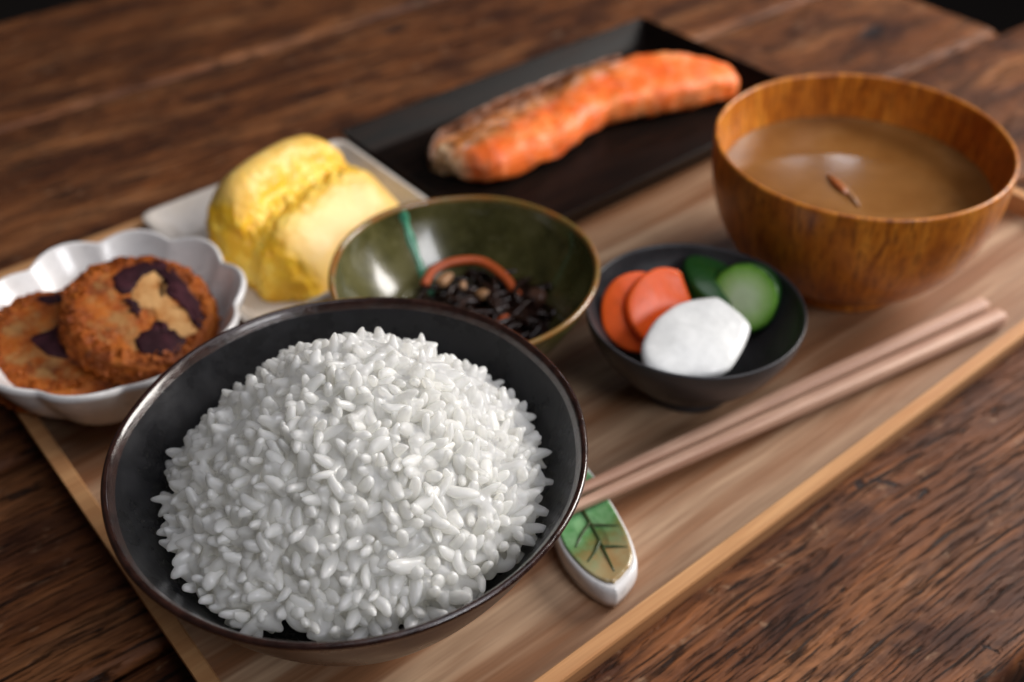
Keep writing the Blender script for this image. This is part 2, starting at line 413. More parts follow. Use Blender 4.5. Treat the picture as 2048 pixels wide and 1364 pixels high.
# ------------------------------------------------------------------ table
TR = R(-2.7)
table = thing('wooden_table', 'old dark brown plank table with deep worn grain under the tray', 'table', (0, 0, -0.72), TR)
def plank(v0, v1, u0, u1, z0=0.69, z1=0.72, seed=0):
    nu = 260; L = u1 - u0
    V = []; F = []
    prof = []  # across section: underside left .. top .. underside right
    g = 0.0013
    cs = [(v0 + g, z0), (v0 + g, z1 - .006), (v0 + g + .0006, z1 - .0022), (v0 + g + .0030, z1 - .0004)]
    m = 14
    for i in range(m + 1): cs.append((v0 + g + .006 + (v1 - v0 - 2 * g - .012) * i / m, z1))
    cs += [(v1 - g - .0030, z1 - .0004), (v1 - g - .0006, z1 - .0022), (v1 - g, z1 - .006), (v1 - g, z0)]
    k = len(cs)
    for i in range(nu + 1):
        u = u0 + L * i / nu
        e0 = 0.0011 * fbm((u, seed, 0), 60) + .0008 * nz((u, seed, 3), 300); e1 = 0.0011 * fbm((u, seed + 5, 0), 60) + .0008 * nz((u, seed + 5, 3), 300)
        endd = min(i, nu - i); dz = -.002 if endd == 0 else 0
        for q, (v, z) in enumerate(cs):
            t = q / (k - 1); vv = v + e0 * max(0, 1 - t * 5) + e1 * max(0, 1 - (1 - t) * 5)
            zz = z + (0.0006 * fbm((u, v, seed), 28) + .00025 * nz((u * .3, v, seed), 260) if z > z1 - .003 else 0) + (dz if z > z1 - .003 else 0)
            V.append((u, vv, zz))
    for i in range(nu):
        for q in range(k - 1): F.append((i * k + q, (i + 1) * k + q, (i + 1) * k + q + 1, i * k + q + 1))
        F.append((i * k + k - 1, (i + 1) * k + k - 1, (i + 1) * k, i * k))
    F.append(list(range(k))); F.append([nu * k + q for q in range(k)][::-1])
    o = fix_normals(mk('plank', V, F, M['table'], table)); return o
seams = [(-0.0715, .0855, .60), (.0855, .190, .60), (.190, .293, .565), (.293, .441, .5655), (.441, .582, .566)]
for i, (a, b, e) in enumerate(seams): plank(a, b, -0.45, e, seed=i * 3.3 + 1)
# frame and legs under the planks
for (x, y) in ((-0.38, -0.01), (-0.38, .52), (.50, -0.01), (.50, .52)):
    box('leg', x - .03, x + .03, y - .03, y + .03, 0, .655, M['table'], table, .003)
box('apron', -.41, .53, -.035, -.011, .60, .6885, M['table'], table, .002)
box('apron', -.41, .53, .52, .545, .60, .6885, M['table'], table, .002)
box('crossbar', -.43, -.33, -.02, .55, .656, .6885, M['table'], table, .002)
box('crossbar', .45, .55, -.02, .515, .656, .6885, M['table'], table, .002)

# ------------------------------------------------------------------ tray
tray = thing('serving_tray', 'shallow rectangular light wood tray holding the whole meal', 'tray', (0, 0, 0.0006))
X0, X1, Y0, Y1 = 0.0005, 0.3985, -0.0068, 0.2855
tz = 0.0140
def rimpiece(axis, a0, a1, o, i, uo, ui, name='rim'):
    """bar whose section leans out: top from o to i, foot from uo to ui"""
    V = []
    sec = [(uo, 0.0), (o - (o - uo) * .12, tz - .0012), (o + (i - o) * .12, tz), (i - (i - o) * .10, tz), (i, tz - .0008), (ui, 0.0052), (ui, 0.0)]
    for e, a in enumerate((a0, a1)):
        for s_, z in sec:
            # mitre the ends
            sh = abs(s_ - o); aa = a + (sh if e == 0 else -sh)
            V.append((aa, s_, z) if axis == 'x' else (s_, aa, z))
    k = len(sec); F = [(q, (q + 1) % k, k + (q + 1) % k, k + q) for q in range(k)] + [list(range(k)), [k + q for q in range(k)][::-1]]
    ob = fix_normals(mk(name, V, F, M['tray_rim'], tray, smooth=False)); return ob
rimpiece('x', X0, X1, Y0, Y0 + .0058, Y0 + .0040, Y0 + .0064)
rimpiece('x', X0, X1, Y1, Y1 - .0058, Y1 - .0040, Y1 - .0064)
rimpiece('y', Y0, Y1, X0, X0 + .0058, X0 + .0040, X0 + .0064)
rimpiece('y', Y0, Y1, X1, X1 - .0058, X1 - .0040, X1 - .0064)
box('base_panel', X0 + .0065, X1 - .0065, Y0 + .0065, Y1 - .0065, 0.0004, 0.0054, M['tray_floor'], tray, 0)
FZ = 0.0062   # height of the tray's floor

# ------------------------------------------------------------------ rice bowl
def wob(amp, seed, k=2.0):
    def f(a, r, z):
        d = noise.noise(Vector((math.cos(a) * k, math.sin(a) * k, seed))) * amp
        q = min(1, z / 0.03)
        return r + d * q, z + d * 0.5 * q
    return f
rb = thing('rice_bowl', 'large charcoal glazed bowl with a shiny brown rim, heaped with white rice, nearest the camera', 'bowl', (0.0575, 0.0574, FZ))
wobr = wob(0.0006, 3.1)
inner = smoothprof([(0.0006, .0100), (.014, .0108), (.028, .0165), (.041, .0290), (.0520, .0460), (.0605, .0625)], 8)
outer = smoothprof([(.0622, .0625), (.0550, .0465), (.0440, .0280), (.0330, .0140), (.0250, .0085), (.0235, .0070)], 8)
lathe('glazed_inside', inner, M['dark_in'], rb, 160, wobr, closed=False)
lathe('body', outer + [(0.0006, .0070)], M['dark_out'], rb, 160, wobr, closed=False)
rimp = [(.0605, .0625), (.0613, .0638), (.0619, .0647), (.0626, .0651), (.0633, .0649), (.0637, .0642), (.0634, .0634), (.0622, .0625)]
lathe('rim', rimp, M['rim_brown'], rb, 160, wobr, closed=False)
lathe('foot', [(.0235, .0075), (.0238, .0020), (.0232, 0), (.0205, 0), (.0200, .0020), (.0195, .0075)], M['dark_out'], rb, 96, closed=True)

# rice heap ---------------------------------------------------------
rice = thing('heaped_rice', 'mound of glossy white cooked rice filling the charcoal bowl', 'rice', (0.0575, 0.0574, FZ))
HC = Vector((0.0015, 0.0, 0)); Rr = 0.0525; Hh = .0868 - FZ + .0025; Z0 = .0465
def mound(x, y):
    dx, dy = x - HC.x, y - HC.y; r = math.hypot(dx, dy) / Rr
    lump = -.0028 * math.exp(-(((x + .018) / .016) ** 2 + ((y - .022) / .016) ** 2)) - .0022 * math.exp(-(((x - .030) / .012) ** 2 + ((y + .020) / .014) ** 2)) + .0020 * math.exp(-(((x - .012) / .014) ** 2 + ((y - .010) / .012) ** 2))
    lump += .0030 * fbm((x, y, 1.0), 55, 2.0) + .0026 * nz((x, y, 0), 130)
    return Z0 + (Hh - Z0) * (1 - min(r, 1.15) ** 2.05) + lump
def mnorm(x, y):
    e = .0015; return Vector((mound(x - e, y) - mound(x + e, y), mound(x, y - e) - mound(x, y + e), 2 * e)).normalized()
V = []; F = []; NR = 26; NA = 64
for i in range(NR + 1):
    for j in range(NA):
        r = Rr * .84 * i / NR; a = 2 * math.pi * j / NA; x = HC.x + r * math.cos(a); y = HC.y + r * math.sin(a)
        V.append((x, y, mound(x, y) - .0024 + .0012 * nz((x, y, 4), 300)))
for i in range(NR):
    for j in range(NA): F.append((i * NA + j, (i + 1) * NA + j, (i + 1) * NA + (j + 1) % NA, i * NA + (j + 1) % NA))
for j in range(NA):   # close the mass underneath
    V.append((V[NR * NA + j][0] * .8, V[NR * NA + j][1] * .8, .030))
for j in range(NA): F.append((NR * NA + j, (NR + 1) * NA + j, (NR + 1) * NA + (j + 1) % NA, NR * NA + (j + 1) % NA))
F.append([(NR + 1) * NA + j for j in range(NA)][::-1])
coreV, coreF = V, F
def grain_mesh(seed):
    r_ = random.Random(seed); n = 10; k = 11
    L = .0092 * r_.uniform(.66, 1.12); W = .00350 * r_.uniform(.92, 1.12); T = W * r_.uniform(.62, .90)
    bend = r_.uniform(-.0007, .0007); sk = r_.uniform(.75, 1.0); nb = r_.choice([0, .25, .35]); V = [(-L / 2, bend * 0, 0)]; F = []
    for i in range(1, k):
        t = i / k; u = -math.cos(math.pi * t); x = u * L / 2
        rr = math.sin(math.pi * t) ** (0.66 + .22 * t) * (1 - (1 - sk) * t)
        if u > .55: rr *= 1 - nb * (u - .55)
        off = bend * (1 - u * u) * 1.6
        for j in range(n):
            a = 2 * math.pi * j / n
            V.append((x, off + rr * W / 2 * math.cos(a) * (1 + .05 * math.sin(3 * a + seed)), rr * T / 2 * math.sin(a) + .00012 * math.sin(seed + 7 * u)))
    V.append((L / 2, 0, 0)); e = len(V) - 1
    for j in range(n): F.append((0, 1 + (j + 1) % n, 1 + j))
    for i in range(k - 2):
        for j in range(n): F.append((1 + i * n + j, 1 + i * n + (j + 1) % n, 1 + (i + 1) * n + (j + 1) % n, 1 + (i + 1) * n + j))
    b = 1 + (k - 2) * n
    for j in range(n): F.append((b + j, b + (j + 1) % n, e))
    return V, F
gm = []
for s_ in range(8):
    V, F = grain_mesh(s_ + 1)
    me = bpy.data.meshes.new('grain'); me.from_pydata(V, [], F); me.update(); me.polygons.foreach_set('use_smooth', [True] * len(me.polygons)); me.materials.append(M['grain'])
    gm.append((me, np.array(V), F))
pts = []; grid = {}
def bowl_r(z):
    for (ra, za), (rb_, zb_) in zip(inner, inner[1:]):
        if za <= z <= zb_: return ra + (rb_ - ra) * (z - za) / max(1e-6, zb_ - za)
    return .0605 if z > .05 else .014
def ok(p, d):
    key = tuple(int(math.floor(c / .004)) for c in p)
    for a in (-1, 0, 1):
        for b in (-1, 0, 1):
            for c in (-1, 0, 1):
                for q in grid.get((key[0] + a, key[1] + b, key[2] + c), ()):
                    if (q - p).length < d: return False
    grid.setdefault(key, []).append(p); return True
tries = 0
camL = Vector((-0.0342 - .0575, -0.1291 - .0574, .2753 - FZ))
while len(pts) < 3600 and tries < 120000:
    tries += 1
    r = Rr * math.sqrt(rnd.random()) * 1.05; a = rnd.uniform(0, 2 * math.pi)
    x = HC.x + r * math.cos(a); y = HC.y + r * math.sin(a); n_ = mnorm(x, y)
    dep = rnd.uniform(-.0046, .0006) if rnd.random() > .05 else rnd.uniform(.0005, .0016)
    stick = rnd.random() < .26
    dep -= .0016 * max(0, nz((x, y, 7), 90) + .1)
    if stick: dep = rnd.uniform(-.0005, .0014)
    p = Vector((x, y, mound(x, y))) + n_ * dep
    if math.hypot(p.x, p.y) > bowl_r(p.z) - .0028: continue
    if r > Rr * (.985 + .10 * nz((math.cos(a) * 2, math.sin(a) * 2, 5.0), 1.6) + .06 * nz((math.cos(a) * 2, math.sin(a) * 2, 8.0), 4.5)): continue
    if not ok(p, .00272): continue
    t = n_.orthogonal().normalized(); t.rotate(Matrix.Rotation(rnd.uniform(0, 6.283), 3, n_))
    tilt = rnd.gauss(0, .40) if not stick else rnd.choice((-1, 1)) * rnd.uniform(.6, 1.2); d = (t * math.cos(tilt) + n_ * math.sin(tilt)).normalized()
    s2 = d.cross(n_); s2 = s2.normalized() if s2.length > .1 else d.orthogonal().normalized()
    s2.rotate(Matrix.Rotation(rnd.gauss(0, .5), 3, d)); u3 = d.cross(s2)
    Mx = Matrix((d, s2, u3)).transposed() * rnd.uniform(.86, 1.12)
    pts.append((p, Mx, rnd.randrange(8), dep * 1.6 + .004 * n_.dot((camL - p).normalized()) + rnd.uniform(0, .001)))
pts.sort(key=lambda q: -q[3])
for (p, Mx, k, s_) in pts[:300]:
    o = bpy.data.objects.new('rice_grain', gm[k][0]); C.objects.link(o); o.parent = rice
    o.matrix_local = Matrix.Translation(p - mnorm(p.x, p.y) * .0009) @ Mx.to_4x4()
VV = [np.array(coreV)]; FF = list(coreF); off = len(coreV)
for (p, Mx, k, s_) in pts[300:]:
    vs = gm[k][1] @ np.array(Mx).T + np.array(p); VV.append(vs)
    FF += [tuple(i + off for i in f) for f in gm[k][2]]; off += len(vs)
g = mk('rice_grains', np.concatenate(VV).tolist(), FF, M['rice'], rice); g['kind'] = 'stuff'
md = g.modifiers.new('stick', 'REMESH'); md.mode = 'VOXEL'; md.voxel_size = .00042; md.use_smooth_shade = True
md = g.modifiers.new('soften', 'SMOOTH'); md.factor = .5; md.iterations = 7

# ------------------------------------------------------------------ soup bowl
sb = thing('soup_bowl', 'round glossy brown wooden bowl holding cloudy miso soup at the right end of the tray', 'bowl', (0.2965, 0.0706, FZ))
rs = .0558; zs = .0621
inn = smoothprof([(.0006, .0085), (.020, .0098), (.036, .0170), (.0470, .0300), (.0522, .0460), (.0541, zs - .0006)], 8)
out = smoothprof([(rs, zs - .0006), (.0552, .0460), (.0510, .0290), (.0425, .0155), (.0315, .0082), (.0275, .0068)], 8)
lathe('body', inn + [(.0546, zs), (.0553, zs)] + out + [(.0006, .0068)], M['bowlwood'], sb, 160, closed=False)
lathe('foot', [(.0278, .0075), (.0284, .0010), (.0278, 0), (.0250, 0), (.0243, .0010), (.0240, .0075)], M['bowlwood'], sb, 96)
def disc(name, r, z, mat, parent=None, n=96, dome=0):
    V = [(0, 0, z)]; F = []
    K = 12
    for i in range(1, K + 1):
        for j in range(n):
            a = 2 * math.pi * j / n; q = r * i / K; V.append((q * math.cos(a), q * math.sin(a), z + (.0006 if i == K else 0)))
    for j in range(n): F.append((0, 1 + j, 1 + (j + 1) % n))
    for i in range(K - 1):
        for j in range(n): F.append((1 + i * n + j, 1 + (i + 1) * n + j, 1 + (i + 1) * n + (j + 1) % n, 1 + i * n + (j + 1) % n))
    return mk(name, V, F, mat, parent)
soup = disc('miso_soup', .0518, .0432, M['soup']); soup.location = (0.2965, 0.0706, FZ)
tag(soup, 'cloudy light brown miso soup inside the wooden bowl', 'soup')
V, F = tube([(.2922, .0800, .0500), (.2900, .0745, .0503), (.2878, .0695, .0503), (.2862, .0660, .0500)], [.0005, .0015, .0013, .0004], 8, .5)
tag(mk('floating_sliver', V, F, mat_simple('brown_sliver', (.38, .11, .03), .3)), 'short reddish sliver floating near the front of the soup', 'garnish')
V, F = tube([(.2925, .0765, .0499), (.2895, .0695, .0502), (.2862, .0635, .0501), (.2832, .0580, .0499)], [.0004, .0008, .0008, .0004], 6, .6)
tag(mk('floating_shred', V, F, M['tofu']), 'thin pale shred floating beside the reddish sliver in the soup', 'garnish')

# ------------------------------------------------------------------ green bowl
gb = thing('green_bowl', 'olive green glazed bowl with brown rim and turquoise streak, holding dark seaweed', 'bowl', (0.1445, 0.1228, FZ))
wg = wob(0.0012, 8.3, 1.3)
gi = smoothprof([(.0006, .0070), (.012, .0078), (.024, .0140), (.035, .0255), (.0430, .0375), (.0455, .0434)], 8)
go = smoothprof([(.0472, .0434), (.0446, .0365), (.0370, .0235), (.0270, .0125), (.0190, .0075), (.0170, .0060)], 8)
lathe('glazed_inside', gi, M['green'], gb, 144, wg, closed=False)
lathe('body', go + [(.0006, .0060)], M['green'], gb, 144, wg, closed=False)
lathe('rim', [(.0455, .0434), (.0457, .0443), (.0465, .0449), (.0474, .0448), (.0478, .0440), (.0474, .0430), (.0470, .0428)], M['green_rim'], gb, 144, wg, closed=False)
lathe('foot', [(.0172, .0066), (.0176, .0010), (.0170, 0), (.0145, 0), (.0140, .0066)], M['green'], gb, 72)
a0 = math.atan2(.1663 - .1228, .1495 - .1445); V = []; F = []
gp = gi[6:]
for i, (r, z) in enumerate(gp):
    for j in range(5):
        wdt = .0016 * (1 + .25 * math.sin(i * .9)); aa = a0 + (j - 2) / 2 * wdt / r
        rr, zz = wg(aa, r, z); lift = .00055 * (1 - ((j - 2) / 2) ** 2) + .00006
        V.append(((rr - lift) * math.cos(aa), (rr - lift) * math.sin(aa), zz + lift * .6))
for i in range(len(gp) - 1):
    for j in range(4): F.append((i * 5 + j, i * 5 + j + 1, (i + 1) * 5 + j + 1, (i + 1) * 5 + j))
mk('turquoise_streak', V, F, M['turq'], gb)

# seaweed salad
GC = Vector((.1445, .1228, FZ))
def mound_g(x, y):   # x, y relative to bowl
    r = math.hypot((x - .010) / .024, (y + .004) / .030); return .0180 + .0070 * max(0, 1 - r * r)
def gr_(z):
    for (ra, za), (rb_, zb_) in zip(gi, gi[1:]):
        if za <= z <= zb_: return ra + (rb_ - ra) * (z - za) / max(1e-6, zb_ - za)
    return .012
VV = []; FF = []; off = 0
for k in range(230):
    a = rnd.uniform(0, 6.283); q = .031 * math.sqrt(rnd.random()); x = .005 + q * math.cos(a) * .95; y = .000 + q * math.sin(a)
    if math.hypot(x, y) > .031: continue
    z = mound_g(x, y) + rnd.uniform(-.006, .0012); d = rnd.uniform(0, 6.283); cv = rnd.uniform(-3.2, 3.2); L = rnd.uniform(.010, .026); path = []; p = Vector((x, y, z))
    for i in range(7):
        path.append(p.copy()); d += cv / 6; p += Vector((math.cos(d), math.sin(d), rnd.uniform(-.35, .35))) * L / 6
        hp = math.hypot(p.x, p.y)
        lim = gr_(p.z) - .0012
        if hp > lim: p.x *= lim / hp; p.y *= lim / hp
        p.z = max(p.z, .0100)
    v, f = tube(path, [.0004, .0008, .0011, .0012, .0011, .0008, .0004], 6)
    VV += v; FF += [tuple(i + off for i in ff) for ff in f]; off += len(v)
sw = mk('simmered_seaweed', VV, FF, M['weed']); sw.location = GC; tag(sw, 'tangle of glossy black seaweed strands in the green bowl', 'seaweed', kind='stuff')
base = disc('broth', .0265, .0155, M['weed']); base.location = GC; tag(base, 'dark cooking liquid under the black seaweed strands in the green bowl', 'sauce')
def strip(name, pts_, rad, mat, label, cat='vegetable', sq=.45, group=None):
    v, f = tube(smoothprof(pts_, 5), rad, 8, sq); o = mk(name, v, f, mat); tag(o, label, cat, group); return o
strip('carrot_strip', [(.1420, .1455, .0312), (.1480, .1480, .0338), (.1565, .1460, .0350), (.1650, .1400, .0345), (.1675, .1290, .0322), (.1660, .1190, .0292)], .0020, M['cookcarrot'], 'long curved reddish orange carrot strip arching over the black seaweed', sq=.8)
strip('carrot_strip', [(.1485, .1110, .0290), (.1555, .1120, .0295), (.1610, .1080, .0275)], .0016, M['cookcarrot'], 'short reddish carrot strip at the near edge of the seaweed, partly behind the rice bowl', sq=.8)
def blob(name, loc, sx, sy, sz, mat, label, cat, rz=0, seed=0, amp=.25, nexp=.6, group=None, parent=None):
    V = []; F = []; n = 20; k = 12
    def sg(v, e): return math.copysign(abs(v) ** e, v)
    for i in range(k + 1):
        ph = -math.pi / 2 + math.pi * i / k
        for j in range(n):
            th = 2 * math.pi * j / n
            p = Vector((sg(math.cos(ph), nexp) * sg(math.cos(th), nexp) * sx, sg(math.cos(ph), nexp) * sg(math.sin(th), nexp) * sy, sg(math.sin(ph), nexp) * sz))
            p *= 1 + amp * nz(p, .9 / max(sx, sy), seed); V.append(p)
    for i in range(k):
        for j in range(n): F.append((i * n + j, i * n + (j + 1) % n, (i + 1) * n + (j + 1) % n, (i + 1) * n + j))
    o = mk(name, V, F, mat, parent); o.location = loc; o.rotation_euler = (rnd.uniform(-.2, .2), rnd.uniform(-.2, .2), rz)
    if parent is None: tag(o, label, cat, group)
    return o
blob('tofu_piece', (.1485, .1415, .0330), .0038, .0024, .0016, M['tofu'], 'largest pale orange tofu piece under the left end of the carrot strip', 'tofu', .4, 1)
blob('tofu_piece', (.1520, .1345, .0325), .0018, .0013, .0012, M['tofu'], 'tiny pale tofu crumb in the middle of the black seaweed', 'tofu', 1.0, 2)
blob('tofu_piece', (.1550, .1265, .0315), .0022, .0024, .0016, M['tofu'], 'small pale tofu crumb near the front of the seaweed', 'tofu', 0, 3)
blob('bean', (.1718, .1150, .0278), .0034, .0036, .0036, mat_simple('brown_bean', (.10, .045, .028), .35), 'brown cube-like bean at the right side of the seaweed', 'bean', .6, 4, .15)

# ------------------------------------------------------------------ pickle bowl
pb = thing('pickle_bowl', 'small matt charcoal bowl with carrot, cucumber and radish pickles', 'bowl', (0.1996, 0.0624, FZ))
wp = wob(0.0009, 5.5, 1.1)
pi_ = smoothprof([(.0006, .0075), (.010, .0080), (.021, .0125), (.0300, .0215), (.0355, .0300), (.0370, .0352)], 8)
po = smoothprof([(.0382, .0354), (.0370, .0295), (.0315, .0190), (.0235, .0095), (.0185, .0060), (.0170, .0050)], 8)
lathe('body', pi_ + [(.0374, .0361), (.0380, .0361)] + po + [(.0006, .0050)], M['pickle'], pb, 128, wp, closed=False)
lathe('foot', [(.0172, .0058), (.0174, .0010), (.0168, 0), (.0140, 0), (.0138, .0058)], M['pickle'], pb, 72)

def slab(name, outline, th, mat, loc, nrm, upv, label, cat, bev=.0010, dome=0.0, side=None, parent=None, group=None, seed=0, taper=0):
    """star-shaped outline in the local plane, thickness along -normal; top face at local z=0"""
    rm = sum(math.hypot(x, y) for x, y in outline) / len(outline); b = bev / rm
    rings = [(.15, -th), (.5, -th), (.8, -th), (1 - b, -th), (1 - .3 * b, -th + .3 * bev), (1, -th + bev)]
    rings += [(1, -th + bev + (th - 2 * bev) * q) for q in (.25, .5, .75, 1)]
    rings += [(1 - .08 * b, -.62 * bev), (1 - .30 * b, -.29 * bev), (1 - .62 * b, -.08 * bev), (1 - b, 0)] + [((1 - b) * q, 0) for q in (.88, .74, .58, .42, .26, .10)]
    V = []; F = []; n = len(outline)
    for ri, (s_, z) in enumerate(rings):
        q = max(0, -z / th); k_ = s_ * (1 - taper * q)
        for x, y in outline:
            v = Vector((x * k_, y * k_, z + (dome * (1 - s_ ** 2) if z > -th / 2 else 0)))
            v += Vector((nz(v, 110, seed), nz(v, 110, seed + 3), nz(v, 110, seed + 6) + .25 * nz(v, 500, seed))) * .0004; V.append(v)
    for i in range(len(rings) - 1):
        for j in range(n): F.append((i * n + j, i * n + (j + 1) % n, (i + 1) * n + (j + 1) % n, (i + 1) * n + j))
    F.append(list(range(n))[::-1]); F.append([(len(rings) - 1) * n + j for j in range(n)])
    o = fix_normals(mk(name, V, F, mat, parent)); me = o.data
    if side is not None:
        me.materials.append(side)
        for p in me.polygons:
            if abs(p.normal.z) < .7: p.material_index = 1
    z = Vector(nrm).normalized(); x = Vector(upv).cross(z).normalized(); y = z.cross(x)
    o.matrix_world = Matrix.Translation(loc) @ Matrix((x, y, z)).transposed().to_4x4()
    if parent is None: tag(o, label, cat, group)
    return o
def circ(r, n=40, cut=None, w=0.0, seed=0):
    pts_ = []
    for i in range(n):
        a = 2 * math.pi * i / n; q = r * (1 + w * math.sin(3 * a + seed) + w * .6 * math.sin(5 * a + 2 * seed)); x, y = q * math.cos(a), q * math.sin(a)
        if cut is not None: x = min(x, cut)
        pts_.append((x, y))
    return pts_
slab('carrot_slice', circ(.0150, 40, .0098, .015), .0042, M['carrot'], (.1972, .0728, .0355), (-.25, -.70, .67), (0, .3, 1), 'round orange carrot slice in front, with a straight cut right edge', 'carrot', dome=.0006)
slab('carrot_slice', circ(.0146, 40, .0095, .015, 2), .0042, M['carrot'], (.1900, .0790, .0340), (-.42, -.62, .66), (0, .3, 1), 'orange carrot slice half hidden behind the front one at the left edge of the bowl', 'carrot', dome=.0006)
slab('cucumber_chunk', circ(.0128, 40, None, .02), .0140, M['cuc'], (.2230, .0600, .0350), (-.80, -.34, .50), (0, .3, 1), 'cucumber chunk with pale green cut face and dark skin behind the white radish', 'cucumber', side=M['cucskin'], dome=.0008)
slab('cucumber_chunk', circ(.0130, 40, None, .04, 3), .0100, M['cucskin'], (.2245, .0740, .0350), (.2, -.30, .93), (0, .3, 1), 'dark green skinned cucumber piece lying deepest at the back of the pickle bowl', 'cucumber', dome=.003)
def chaikin(p, n):
    for _ in range(n): p = [q for i in range(len(p)) for a, b in ((p[i], p[(i + 1) % len(p)]),) for q in ((a[0] * .75 + b[0] * .25, a[1] * .75 + b[1] * .25), (a[0] * .25 + b[0] * .75, a[1] * .25 + b[1] * .75))]
    return p
wc = (.1893, .0470)
wo = [(.1632, .0515), (.1685, .0600), (.1790, .0655), (.1890, .0670), (.1985, .0655), (.2085, .0600), (.2098, .0575), (.2108, .0450), (.2095, .0400), (.2070, .0375), (.1960, .0320), (.1875, .0292), (.1800, .0318), (.1720, .0375), (.1662, .0440)]
wo2 = chaikin([((x - wc[0]) * .98, (y - wc[1]) * .90) for x, y in wo], 3)
slab('radish_piece', wo2, .0150, M['daikon'], (wc[0] + .001, wc[1] + .0035, .0395), (-.10, -.22, 1), (0, 1, 0), 'thick white pickled radish piece at the front of the charcoal pickle bowl', 'radish', bev=.0035, dome=.0026, taper=.45)

# ------------------------------------------------------------------ black plate and salmon
def rect_plate(name, x0, x1, y0, y1, z0, zt, wall, inset, mat, parent, rad=.004, thick=.0022, lipw=.0016, nseg=8):
    """rectangular dish: outer shell, lip, sloping inner walls, flat floor"""
    def ring(i, z, rr):
        pts_ = []
        cs = [(x1 - i - rr, y1 - i - rr, 0), (x0 + i + rr, y1 - i - rr, 90), (x0 + i + rr, y0 + i + rr, 180), (x1 - i - rr, y0 + i + rr, 270)]
        for cx, cy, a in cs:
            for s in range(nseg + 1):
                g = R(a + 90 * s / nseg); pts_.append((cx + rr * math.cos(g), cy + rr * math.sin(g), z))
        return pts_
    rings = [ring(inset + .004, z0, rad), ring(inset * .9, z0 + .001, rad), ring(.0006, zt - .0012, rad), ring(0, zt - .0005, rad), ring(.0004, zt, rad), ring(lipw - .0004, zt, rad * .9), ring(lipw, zt - .0005, rad * .9), ring(inset * .86, z0 + thick + .0008, rad * .8), ring(inset, z0 + thick, rad * .8), ring(inset + .01, z0 + thick - .0001, rad * .6)]
    V = [p for r_ in rings for p in r_]; n = len(rings[0]); F = []
    for i in range(len(rings) - 1):
        for j in range(n): F.append((i * n + j, i * n + (j + 1) % n, (i + 1) * n + (j + 1) % n, (i + 1) * n + j))
    F.append(list(range(n))); F.append([(len(rings) - 1) * n + j for j in range(n)])
    o = fix_normals(mk(name, V, F, mat, parent))
    if hasattr(o.data, 'set_sharp_from_angle'): o.data.set_sharp_from_angle(angle=R(35))
    return o
bp = rect_plate('black_plate', -.1012, .1012, -.0623, .0623, 0, .0150, 0, .0085, M['plate'], None, rad=.0015)
bp.location = (.2905, .2207, FZ)
tag(bp, 'rectangular black lacquered plate with sloping rims under the grilled salmon', 'plate')

front = [(.2135, .2420), (.2165, .2290), (.2220, .2150), (.2300, .2085), (.2480, .2075), (.2680, .2085), (.2900, .2140), (.3100, .2135), (.3330, .2045), (.3580, .1975), (.3730, .1945), (.3805, .1985)]
backl = [(.2140, .2440), (.2200, .2500), (.2290, .2515), (.2420, .2505), (.2620, .2510), (.2800, .2520), (.2970, .2530), (.3170, .2510), (.3420, .2465), (.3600, .2350), (.3750, .2170), (.3810, .2040)]
hts = [.006, .0115, .0145, .0170, .0185, .0180, .0175, .0180, .0185, .0180, .0150, .009]
fr_ = smoothprof([(*a, *b, h) for a, b, h in zip(front, backl, hts)], 9)
V = []; F = []; gr = []; cr_ = []; nT = len(fr_); K = 36
zb = FZ + .0022 + .0002
for i, (fx, fy, bx, by, h) in enumerate(fr_):
    t = i / (nT - 1)
    for j in range(K):
        g = 2 * math.pi * j / K; cx = -math.cos(g); cz = math.sin(g)
        sg = lambda v, e: math.copysign(abs(v) ** e, v)
        s = .5 + .5 * sg(cx, .55); zz = .5 + .5 * sg(cz, .6)
        # crown slightly higher behind the middle, a channel between muscle blocks
        hh = h * (1 + .10 * math.sin(t * 9) * (s - .3) + .12 * math.exp(-((s - .68) / .22) ** 2) - .16 * math.exp(-((s - .45 - .08 * math.sin(5 * t)) / .06) ** 2) * (t > .12) - .30 * max(0, min(1, (s - .40 - .5 * max(0, t - .12)) / .12)) * max(0, min(1, (.62 - t) / .08)))
        p = Vector((fx + (bx - fx) * s, fy + (by - fy) * s, zb + hh * zz))
        if zz > .05: p += Vector((fbm(p, 90, 1), fbm(p, 90, 5), fbm(p, 110, 9))) * .0026
        V.append(p)
        edge = .40 + .55 * max(0, (t - .12)) + .10 * fbm(p, 90, 12)
        m_ = 1 if s > edge else max(0, 1 - (edge - s) / .08)
        m_ *= 1 if t < .66 else max(0, 1 - (t - .66) / .08)
        if zz < .35: m_ *= .5
        gr.append(max(0, min(1, m_ * .95 + (.45 if t < .10 else 0)))); cr_.append(max(0, min(1, (.17 - t) / .06 + .6 * fbm(p, 150, 3))) * (1 if s < .75 else .3) * .85)
for i in range(nT - 1):
    for j in range(K): F.append((i * K + j, i * K + (j + 1) % K, (i + 1) * K + (j + 1) % K, (i + 1) * K + j))
F.append(list(range(K))); F.append([(nT - 1) * K + j for j in range(K)][::-1])
sal = thing('salmon_fillet', 'grilled orange salmon fillet with browned skin edge on the black plate', 'fish', (.2915, .2222, FZ))
o = fix_normals(mk('flesh', [v - Vector((.2915, .2222, FZ)) for v in V], F, M['salmon'], sal, attrs={'grill': gr, 'cream': cr_}))
